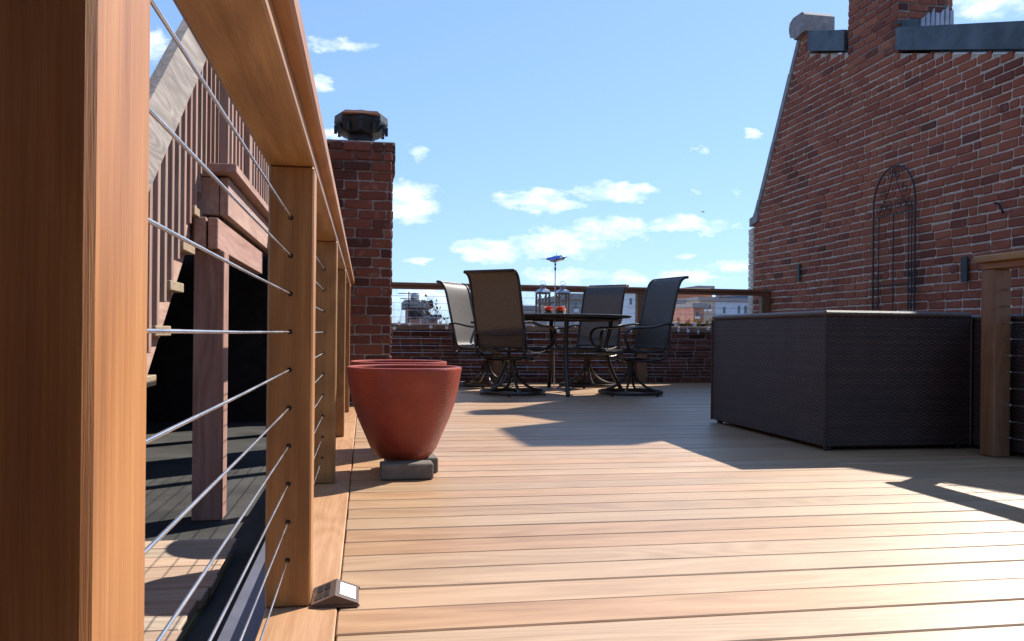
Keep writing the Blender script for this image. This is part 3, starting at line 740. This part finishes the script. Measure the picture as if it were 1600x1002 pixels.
# ------------------------------------------------------------------ table and what stands on it
TC = Vector((1.84, 7.78, 0)); TZ = .742
tb = thing('patio_table', 'round dark metal patio table between the four swivel chairs', 'table', TC)
g = G(); g.lathe([(.0, TZ-.018), (.66, TZ-.018), (.69, TZ-.022), (.70, TZ-.014), (.70, TZ-.003), (.69, TZ), (.03, TZ)], 56); g.build('table_top', m_bronze, tb, 40)
g = G(); g.tube([(.6*math.cos(2*math.pi*k/40), .6*math.sin(2*math.pi*k/40), TZ-.038) for k in range(40)], .016, 8, closed=True); g.build('apron', m_bronze, tb, 50)
for a in (R(-95), R(-5), R(85), R(175)):
    c, s_ = math.cos(a), math.sin(a)
    pts = smooth_path([(c*r, s_*r, z) for r, z in ((.52, TZ-.03), (.50, .60), (.47, .45), (.50, .28), (.57, .12), (.635, .012))], 5)
    g = G(); g.tube(pts, .021, 8); g.build('leg', m_bronze, tb, 50)
g = G(); g.tube([(.46*math.cos(2*math.pi*k/32), .46*math.sin(2*math.pi*k/32), .42) for k in range(32)], .009, 8, closed=True); g.build('brace_ring', m_bronze, tb, 50)
m_lwood = plain('lantern_wood', (.2, .15, .12), .7, vary=.25); m_galv = plain('galvanised_lantern_roof', (.36, .40, .47), .35, .9, vary=.15)
m_wax = plain('white_candle_wax', (.75, .72, .66), .6, vary=.05)
def lantern(label, x, y, rz):
    t = thing('lantern', label, 'lantern', (x, y, TZ+.0005), rz, 'lanterns on the table')
    a, H = .052, .222
    g = G(); g.box(-.062, .062, -.062, .062, 0, .022, .002); g.build('base', m_lwood, t)
    for sx_ in (-1, 1):
        for sy in (-1, 1):
            g = G(); g.box(sx_*a-.008, sx_*a+.008, sy*a-.008, sy*a+.008, .022, H, .001); g.build('corner_post', m_lwood, t)
    for ax in range(2):
        for s_ in (-1, 1):
            for d in (-1, 1):
                p0, p1 = (-.046*d, .03), (.046*d, H-.012)
                q = [(p0[0], s_*a, p0[1]), (p1[0], s_*a, p1[1])] if ax == 0 else [(s_*a, p0[0], p0[1]), (s_*a, p1[0], p1[1])]
                if ax == 0: g = G(); g.tube(q, .0035, 6); g.build('cross_brace', m_lwood, t)
    g = G(); g.box(-.058, .058, -.058, .058, H, H+.012, .001); g.build('top_frame', m_lwood, t)
    g = G(); g.lathe([(.088, H+.012), (.092, H+.018), (.07, H+.04), (.034, H+.055), (.03, H+.058)], 4, M=Matrix.Rotation(R(45), 4, 'Z')); rf = g.build('roof', m_galv, t)
    g = G()
    for k in range(4):
        q = R(45)+k*R(90); g.tube([(.027*math.cos(q), .027*math.sin(q), H+.055), (.027*math.cos(q), .027*math.sin(q), H+.085)], .004, 6)
    g.lathe([(.05, H+.085), (.052, H+.088), (.02, H+.1), (.004, H+.104)], 4, M=Matrix.Rotation(R(45), 4, 'Z')); g.build('vent', m_galv, rf)
    g = G(); g.tube([(.028*math.cos(q), 0, H+.104+.03*math.sin(q)) for q in [math.pi*k/10 for k in range(11)]], .0022, 6); g.build('ring_handle', m_galv, rf)
    g = G(); g.lathe([(.03, .022), (.03, .10), (.026, .104), (.004, .102)], 20); g.build('candle', m_wax, t, 40)
lantern('left wooden lantern with crossed braces and silver roof on the table', 1.775, 8.20, R(8))
lantern('right wooden lantern with crossed braces and silver roof on the table', 1.985, 8.22, R(2))
def flower(label, x, y, seed):
    t = thing('flower_bloom', label, 'flower', (x, y, TZ+.0005), 0, 'orange blooms on the table')
    r = random.Random(seed); m = plain('orange_petal', (.75, .12, .05), .6, vary=.3, scale=30)
    for ring, (n, el, ln) in enumerate(((11, .5, .062), (10, 1.0, .068), (8, 1.3, .066))):
        g = G()
        for k in range(n):
            a = 2*math.pi*(k+.5*ring)/n+r.uniform(-.1, .1); rows = []
            for i in range(4):
                q = i/3; w = .019*math.sin(math.pi*(.18+.72*q)); rad = ln*q*math.cos(el)+.006; z = .032+ln*q*math.sin(el)*1.0-.016*q*q+r.uniform(-.002, .002)
                rows.append([(rad*math.cos(a)-w*j*math.sin(a), rad*math.sin(a)+w*j*math.cos(a), z-.004*j*j) for j in (-1, 0, 1)])
            g.sheet(rows, .0012)
        g.build('petal_ring', m, t, 60)
    g = G(); g.lathe([(.04, 0), (.045, .012), (.02, .035), (.004, .04)], 14); g.build('calyx', plain('dry_leaf_green', (.1, .12, .04), .8), t)
flower('left orange flower head lying on the patio table', 1.705, 7.62, 1); flower('right orange flower head lying on the patio table', 1.815, 7.60, 2)
# bird on a stake through the table
bs = thing('bird_ornament', 'silver bird garden ornament on a thin tall stake at the table', 'garden ornament', (1.852, 7.99, 0))
g = G(); g.tube([(0, 0, 0), (0, 0, 1.27)], .0052, 8); g.build('stake', plain('pale_metal_stake', (.6, .55, .55), .35, .8), bs)
for z0, z1 in ((1.19, 1.225), (1.238, 1.262)):
    g = G(); g.lathe([(.007, z0), (.0095, z0+.004), (.0095, z1-.004), (.007, z1)], 10); g.build('coupling', m_black, bs, 40)
m_silver = plain('polished_silver_bird', (.75, .76, .8), .16, 1.0, vary=.1)
def ellip(g, prof, cz, M):      # prof: (x, radius) along the body
    n = 14; vs = []
    for x, r in prof:
        for k in range(n): a = 2*math.pi*k/n; vs.append(M @ Vector((x, r*math.cos(a), r*math.sin(a)*.95)))
    fs = [(i*n+k, i*n+(k+1) % n, (i+1)*n+(k+1) % n, (i+1)*n+k) for i in range(len(prof)-1) for k in range(n)]
    fs += [tuple(reversed(range(n))), tuple((len(prof)-1)*n+k for k in range(n))]; g.add(vs, fs)
Mb = Matrix.Translation((.012, 0, 1.306)) @ Matrix.Rotation(R(-12), 4, 'Y')
g = G(); ellip(g, [(-.075, .006), (-.06, .02), (-.03, .034), (0, .036), (.03, .031), (.042, .03), (.056, .032), (.07, .026), (.08, .014), (.088, .008), (.112, .002)], 0, Mb); g.build('body', m_silver, bs, 60)
g = G(); g.sheet([[Mb @ Vector((-.06, -.014, .004)), Mb @ Vector((-.06, .014, .004))], [Mb @ Vector((-.10, -.018, .018)), Mb @ Vector((-.10, .018, .018))], [Mb @ Vector((-.15, -.02, .026)), Mb @ Vector((-.15, .02, .026))]], .003); g.build('tail', m_silver, bs)
m_bluew = plain('blue_reflection_wing', (.12, .22, .6), .25, .8)  # blue reflection on the silver wing, put into its base colour
for s_ in (-1, 1):
    g = G(); g.sheet([[Mb @ Vector((.03, s_*.028, .022)), Mb @ Vector((.03, s_*.034, .0))], [Mb @ Vector((-.03, s_*.032, .026)), Mb @ Vector((-.03, s_*.04, -.008))], [Mb @ Vector((-.10, s_*.02, .026)), Mb @ Vector((-.095, s_*.024, .008))]], .003); g.build('wing', m_bluew, bs)
g = G(); g.tube([(.01, 0, 1.335), (.01, 0, 1.36)], .002, 6); g.build('crest_pin', m_black, bs)

# ------------------------------------------------------------------ wicker boxes
m_wlid = plain('brown_woven_lid', (.085, .055, .042), .45, vary=.3, scale=40, bump=.25, bscale=120)
def wbox(label, x0, x1, y0, y1, z1, seams):
    t = thing('wicker_box', label, 'wicker box', (x0, y0, 0), 0, 'wicker boxes on the deck')
    g = G(); g.box(x0, x1, y0, y1, .018, z1-.03, .008); g.build('body', m_wicker, t, off=t.location)
    g = G(); g.box(x0-.004, x1+.004, y0-.004, y1+.004, z1-.0295, z1, .01); g.build('lid', m_wlid, t, off=t.location)
    m_tr = plain('dark_corner_trim', (.03, .02, .018), .5)
    for x in (x0, x1):
        for y in (y0, y1):
            g = G(); g.tube([(x, y, .018), (x, y, z1-.03)], .007, 8); g.build('corner_trim', m_tr, t, 50, off=t.location)
            g = G(); fx = x+(.04 if x == x0 else -.04); fy = y+(.04 if y == y0 else -.04); g.lathe([(.018, .001), (.02, .006), (.018, .018)], 12, (fx, fy, 0)); g.build('foot', m_black, t, off=t.location)
    for s in seams:
        g = G()
        if s[0] == 'x': g.box(s[1]-.003, s[1]+.003, y0-.005, y0+.004, .02, z1-.03)
        else: g.box(x0-.004, x0+.004, s[1]-.004, s[1]+.004, .02, z1-.03)
        g.build('seam', m_wicker, t, off=t.location)
wbox('large dark brown wicker box standing in front of the brick wall', 2.212, 3.015, 3.70, 5.03, .688, ())
wbox('second wicker box partly hidden behind the corner railing post', 3.03, 3.86, 3.25, 4.55, .675, ())

# ------------------------------------------------------------------ trellis and wall irons
tr = thing('garden_trellis', 'black wrought iron arched trellis leaning against the red brick wall', 'trellis', (4.8, 6.9, 0))
def tp(y, z): return (4.805, y, z)
y0, y1, zs = 6.605, 7.215, 1.80; yc = (y0+y1)/2; hw = (y1-y0)/2
outer = [tp(y0, 0)]+[tp(yc-hw*math.cos(a), zs+.345*math.sin(a)) for a in [math.pi*k/20 for k in range(21)]]+[tp(y1, 0)]
g = G(); g.tube(outer, .0085, 6); g.build('outer_frame', m_black, tr, 40, off=tr.location)
for yy in (y0+.085, y1-.085, yc, y0+.045):
    g = G(); g.tube([tp(yy, 0), tp(yy, 1.70)], .0055, 6); g.build('upright', m_black, tr, off=tr.location)
for z in (1.70, 1.05, .35):
    g = G(); g.tube([tp(y0, z), tp(y1, z)], .0055, 6); g.build('cross_bar', m_black, tr, off=tr.location)
def scroll(cy, cz, r, turns, a0, s):
    return [tp(cy+s*r*(1-.8*q)*math.cos(a0+turns*2*math.pi*q), cz+r*(1-.8*q)*math.sin(a0+turns*2*math.pi*q)) for q in [k/26 for k in range(27)]]
for s in (-1, 1):
    for cy, cz, r in ((yc+s*.055, 2.06, .045), (yc+s*.16, 1.92, .05), (yc+s*.15, 1.79, .055), (yc+s*.23, 1.77, .05), (yc+s*.07, 1.78, .05)):
        g = G(); g.tube(scroll(cy, cz, r, 1.4, 1.2, s), .004, 5); g.build('scroll', m_black, tr, off=tr.location)
    g = G(); g.tube(smooth_path([tp(yc+s*.01, 2.12), tp(yc+s*.05, 1.98), tp(yc+s*.12, 1.86), tp(yc+s*.2, 1.74)], 6), .004, 5); g.build('scroll', m_black, tr, off=tr.location)
for z in (1.12, .98, .86):
    for s in (-1, 1):
        g = G(); g.tube(scroll(yc+s*.262, z, .038, 1.3, .5, s), .0038, 5); g.build('scroll', m_black, tr, off=tr.location)
def anchor(label, y, z0, z1, w, prj):
    t = thing('wall_anchor', label, 'wall anchor', (WX, y, z0), 0, 'iron anchors on the brick wall')
    g = G(); g.box(-prj-.004, -prj+.012, -w/2, w/2, 0, z1-z0, .004); g.build('plate', m_black, t)
    g = G(); g.box(-prj+.012, .01, -.012, .012, (z1-z0)/2-.012, (z1-z0)/2+.012); g.build('tie_rod', m_black, t)
anchor('small blue-black iron anchor plate on the brick wall near the far railing', 8.63, 1.185, 1.385, .05, .03)
anchor('black iron anchor plate on the brick wall beside the corner railing post', 6.0, 1.02, 1.225, .075, .035)
hk = thing('wall_hook', 'rusty iron hook high on the brick wall above the corner railing', 'hook', (WX, 5.62, 1.5))
g = G(); g.tube(smooth_path([(.01, .06, .11), (-.04, .05, .11), (-.05, .0, .10), (-.045, -.03, .05), (-.03, -.03, .02)], 5), .008, 6); g.build('hook', m_black, hk, 40)

# ------------------------------------------------------------------ parapet dressings
sg = thing('string_lights', 'string of white star-shaped lights draped along the brown parapet coping', 'string lights', (2.5, 9.4, .6))
m_star = plain('white_star_plastic', (.85, .88, .95), .35, vary=.04)
def at_back(u, v, Y):
    a, b = u-800, v-522.3; a2, b2 = a+.01*b, b-.01*a
    x = math.sin(YAW)+a2/1291*math.cos(YAW); yy = math.cos(YAW)-a2/1291*math.sin(YAW); return Vector((x/yy*Y, Y, CAM_H-b2/1291/yy*Y))
STARS = [(616, 513), (624, 505), (640, 506), (657, 503), (673, 511), (688, 504), (698, 512), (833, 508), (856, 506), (872, 517), (900, 508), (986, 517), (1056, 507), (1060, 516), (1075, 517), (1085, 507), (1091, 519), (1107, 514), (1150, 516)]
wire = []; rs = random.Random(4)
for u, v in STARS:
    p = at_back(u, v, 9.405); rr_ = .030; g = G(); ang = rs.uniform(0, 6); tl = rs.uniform(0, 1.2); poly = []
    for k in range(10):
        q = ang+k*math.pi/5; r_ = rr_ if k % 2 == 0 else rr_*.45; poly.append((r_*math.cos(q)*math.cos(tl), r_*math.sin(q)))
    g.prism(poly, -.006, .006, 'y'); o = g.build('star', m_star, sg); o.location = p-sg.location
    wire.append(p+Vector((0, .008, .034)))
g = G(); g.tube(smooth_path(wire, 4), .0018, 5); g.build('wire', plain('clear_wire', (.5, .5, .5), .5), sg, off=sg.location)
pb = thing('planter_trough', 'dark trough of yellowing grasses behind the parapet near the wicker box', 'planter', (3.95, 9.86, .4))
g = G(); g.box(3.55, 4.55, 9.74, 9.98, .42, .715, .006); g.build('trough', plain('navy_trough', (.02, .03, .06), .5), pb, off=pb.location)
rg = random.Random(9)
for k in range(9):
    x = 3.68+k*.09+rg.uniform(-.03, .03); g = G()
    for j in range(16):
        a = rg.uniform(0, 6.28); l = rg.uniform(.05, .14); b = rg.uniform(.01, .05)
        g.tube([(x, 9.75, .66), (x+b*.4*math.cos(a), 9.75+b*.4*math.sin(a)-.01, .66+l*.6), (x+b*math.cos(a), 9.75+b*math.sin(a)-.02, .66+l)], [.004, .005, .001], 4)
    g.build('grass_tuft', plain('yellow_grass', (.32, .22, .03), .8, vary=.4), pb, off=pb.location)

# ------------------------------------------------------------------ bare trees and shrub beyond the parapet
def branches(g, p, d, r, ln, lev, rg, spread):
    if lev == 0 or r < .0012: return
    pts = [p]; q = Vector(p); dd = Vector(d)
    for i in range(3):
        dd = (dd+Vector((rg.gauss(0, .12), rg.gauss(0, .12), rg.gauss(.03, .08)))).normalized(); q = q+dd*ln/3; pts.append(q.copy())
    g.tube(pts, [r, r*.88, r*.76, r*.62], 5 if r > .02 else 4, cap=False)
    for k in range(rg.choice((2, 3, 3))):
        s = pts[rg.choice((1, 2, 3, 3))]
        nd_ = (dd+Vector((rg.gauss(0, spread), rg.gauss(0, spread), rg.gauss(.12, spread*.6)))).normalized()
        branches(g, s, nd_, r*rg.uniform(.5, .68), ln*rg.uniform(.62, .85), lev-1, rg, spread)
m_bark = plain('grey_bark', (.11, .09, .08), .9, vary=.3)
def tree(label, x, y, top, seed, lev=7):
    rg = random.Random(seed); t = thing('bare_tree', label, 'tree', (x, y, -12.5), 0, 'bare trees beyond the parapet')
    ht = top+12.5
    g = G(); tp_ = [(0, 0, 0), (.05, .02, ht*.2), (-.03, .05, ht*.42), (0, 0, ht*.55)]; g.tube(tp_, [.2, .17, .14, .11], 10, cap=False); g.build('trunk', m_bark, t, 60)
    g = G()
    for k in range(7):
        a = 2*math.pi*k/7+rg.uniform(-.3, .3); st_ = Vector((0, 0, ht*rg.uniform(.42, .55)))
        branches(g, st_, Vector((math.cos(a)*.5, math.sin(a)*.5, 1)).normalized(), .034, ht*.17, lev, rg, .30)
    g.build('crown', m_bark, t, 60)
for (u, Y, top, sd, lb) in ((628, 22, 1.30, 1, 'bare tree rising behind the parapet next to the left chimney'), (664, 26, 1.75, 8, 'tall thin bare tree behind the grey rooftop unit'),
                            (832, 24, 1.35, 3, 'bare tree showing left of the lanterns'), (705, 30, 1.2, 5, 'bare tree hidden mostly by the sunlit chair')):
    p = at_back(u, 500, Y); tree(lb, p.x, Y, top, sd, 6)
sh = thing('leafy_shrub', 'sparse shrub with a few dark curled leaves beside the sunlit chair', 'shrub', at_back(690, 505, 9.95)*1.0)
sh.location.z = .45; rg = random.Random(31); g = G(); tips = []
def twig(p, d, r, ln, lev):
    pts = [Vector(p)]; dd = Vector(d)
    for i in range(4):
        dd = (dd+Vector((rg.gauss(0, .2), rg.gauss(0, .1), rg.gauss(0, .15)))).normalized(); pts.append(pts[-1]+dd*ln/4); tips.append((pts[-1].copy(), dd.copy()))
    g.tube(pts, [r, r*.9, r*.8, r*.7, r*.5], 4, cap=False)
    if lev:
        for k in range(3): twig(pts[rg.choice((2, 3, 4))], (dd+Vector((rg.gauss(-.1, .5), rg.gauss(0, .2), rg.gauss(.2, .4)))).normalized(), r*.65, ln*.6, lev-1)
for k in range(4): twig((rg.uniform(-.1, .1), 0, 0), Vector((rg.uniform(-.5, .25), 0, 1)).normalized(), .005, .32, 2)
g.build('stems', m_bark, sh)
m_leaf = plain('dark_red_leaf', (.06, .035, .035), .6, vary=.4); lg = G(); lg.sheet([[(-.004, 0, 0), (.004, 0, 0)], [(-.014, .018, .004), (.014, .018, .004)], [(-.002, .042, -.004), (.002, .042, -.004)]], .0015); lm = lg.mesh('leaf', m_leaf)
for p, d in tips:
    if rg.random() < .26: inst('leaf', lm, sh, p, (rg.uniform(-2, 0), rg.uniform(-.6, .6), rg.uniform(0, 6)), (1.1,)*3)

# ------------------------------------------------------------------ far roofs of the city
m_win = plain('far_window_glass', (.06, .08, .1), .15, 0, .8); m_trimw = plain('white_trim', (.7, .7, .7), .6, vary=.05)
def building(name, label, u0, u1, v, Y, depth, mat, wins=(), cat='building', base=-12.5, roof=None, group='rooftops of the city beyond'):
    a, b = at_back(u0, v, Y), at_back(u1, v, Y); top = (a.z+b.z)/2
    t = thing(name, label, cat, ((a.x+b.x)/2, Y, base), 0, group)
    g = G(); g.box(a.x, b.x, Y, Y+depth, base, top); g.build('wall', mat, t, off=t.location)
    g = G(); g.box(a.x-.12, b.x+.12, Y-.12, Y+depth+.12, top, top+.22); g.build('cornice', roof or m_stone, t, off=t.location)
    for (wu0, wu1, wv0, wv1) in wins:
        p, q = at_back(wu0, wv0, Y), at_back(wu1, wv1, Y)
        g = G(); g.box(p.x, q.x, Y-.03, Y+.05, q.z, p.z); w = g.build('window', m_win, t, off=t.location)
        g = G(); g.box(p.x-.06, q.x+.06, Y-.08, Y-.031, q.z-.14, q.z-.02); g.build('sill', m_trimw, w, off=t.location)
    return t, top
m_b1 = plain('far_white_siding', (.72, .74, .78), .7, vary=.06); m_b2 = plain('far_grey_stucco', (.36, .39, .42), .8, vary=.15); m_b3 = plain('far_tan_stone', (.40, .33, .27), .85, vary=.25)
m_b4 = plain('far_red_brick', (.42, .20, .15), .85, vary=.25, scale=3); m_b5 = plain('far_blue_grey_render', (.50, .56, .66), .75, vary=.1); m_b6 = plain('far_orange_brick', (.62, .2, .08), .8, vary=.15); m_b7 = plain('far_concrete', (.30, .29, .29), .85, vary=.2)
building('apartment_block', 'white sided block right behind the dark sideways chair', 1040, 1068, 475, 42, 10, m_b1, [(1044, 1047, 482, 492), (1053, 1056, 482, 492)])
building('apartment_block', 'wide grey block seen between the dark chair and the tan tower', 1030, 1094, 466, 60, 14, m_b2, [(1070+i*5, 1073+i*5, 480, 484) for i in range(4)]+[(1070+i*5, 1073+i*5, 492, 497) for i in range(4)])
building('brick_block', 'small red brick block in front of the grey block', 1084, 1100, 481, 38, 6, m_b4, [(1088, 1091, 488, 494)])
building('stone_block', 'brown stone block below the orange brick stack', 1093, 1118, 470, 46, 8, m_b3, [(1099, 1102, 477, 483), (1107, 1110, 477, 483)])
building('brick_stack', 'orange brick stack sticking up behind the far railing', 1093, 1113, 452, 52, 4, m_b6, cat='chimney stack')
building('long_block', 'long pale blue block with narrow windows by the end of the far railing', 1112, 1215, 472, 50, 12, m_b5, [(1153, 1156, 478, 490), (1163, 1167, 478, 490), (1170, 1174, 478, 490), (1130, 1133, 480, 490)])
building('roof_plant', 'dark blue roof machinery on the long pale block', 1149, 1170, 463, 55, 3, plain('blue_roof_plant', (.1, .18, .3), .6), cat='roof machinery')
building('white_block', 'white block visible between the facing chair and the wooden far post', 975, 1022, 458, 36, 10, m_b1, [(984, 987, 466, 476), (1010, 1013, 462, 474)])
building('grey_house', 'dark grey roofed house behind the right lantern', 893, 915, 468, 30, 6, m_b7, [(898, 901, 474, 482)])
building('grey_house', 'low dark house to the left of the lanterns', 815, 842, 484, 45, 8, m_b7)
t_, top_ = building('rooftop_unit', 'grey and brick rooftop bulkhead with fan by the left chimney', 639, 658, 481, 24, 2.2, m_b4, cat='rooftop bulkhead')
p = at_back(649, 490, 23.97)
g = G(); g.lathe([(.14, 0), (.17, .0), (.17, .05), (.12, .06)], 20, M=Matrix.Translation(p) @ Matrix.Rotation(R(90), 4, 'X')); g.build('fan', m_black, t_, off=t_.location)
q = at_back(648, 481, 24.6); g = G(); g.lathe([(.1, .2), (.13, .24), (.13, .36), (.15, .38), (.06, .44)], 14, q); g.build('vent', m_galv, t_, 40, off=t_.location)
building('rooftop_unit', 'plain grey rooftop box beside the brick bulkhead', 658.5, 670, 482, 24.3, 1.6, m_b7, cat='rooftop bulkhead')
building('brick_block', 'tiny red brick roof just above the parapet coping at left', 669, 684, 499, 40, 5, m_b4)
def antenna(label, u, v, Y, h_):
    p = at_back(u, v, Y); t = thing('antenna', label, 'antenna', (p.x, Y, p.z-h_), 0, 'antennas on the roofs')
    g = G(); g.tube([(0, 0, -8), (0, 0, h_)], .018, 6); g.build('mast', m_black, t)
    for k, z in enumerate((h_*.95, h_*.8, h_*.62)):
        g = G(); g.tube([(-.3+.06*k, 0, z), (.3-.06*k, 0, z)], .012, 5); g.build('rod', m_black, t)
antenna('antenna mast beside the brick rooftop bulkhead', 639, 456, 23.6, 1.0)
for u, v, lb in ((1118, 464, 'short antenna left of the pair on the long pale block'), (1127, 461, 'tallest antenna on the long pale block'), (1140, 465, 'right antenna on the long pale block')): antenna(lb, u, v, 52, .8)
# gull crossing the sky
p = at_back(1098, 331, 60); gl = thing('flying_bird', 'tiny dark bird gliding in the sky left of the brick wall', 'bird', p)
g = G()
def wing_(s):
    g.sheet([[(0, -.1, 0), (0, .12, 0)], [(s*.1, -.08, .05), (s*.1, .1, .05)], [(s*.22, .0, .02), (s*.22, .06, .02)]], .012)
wing_(1); wing_(-1); g.tube([(0, -.2, 0), (0, -.1, 0), (0, .08, 0), (0, .18, .01)], [.01, .04, .045, .015], 8); o = g.build('body', m_b7, gl, 60); o.rotation_euler = (R(20), R(-8), R(25))
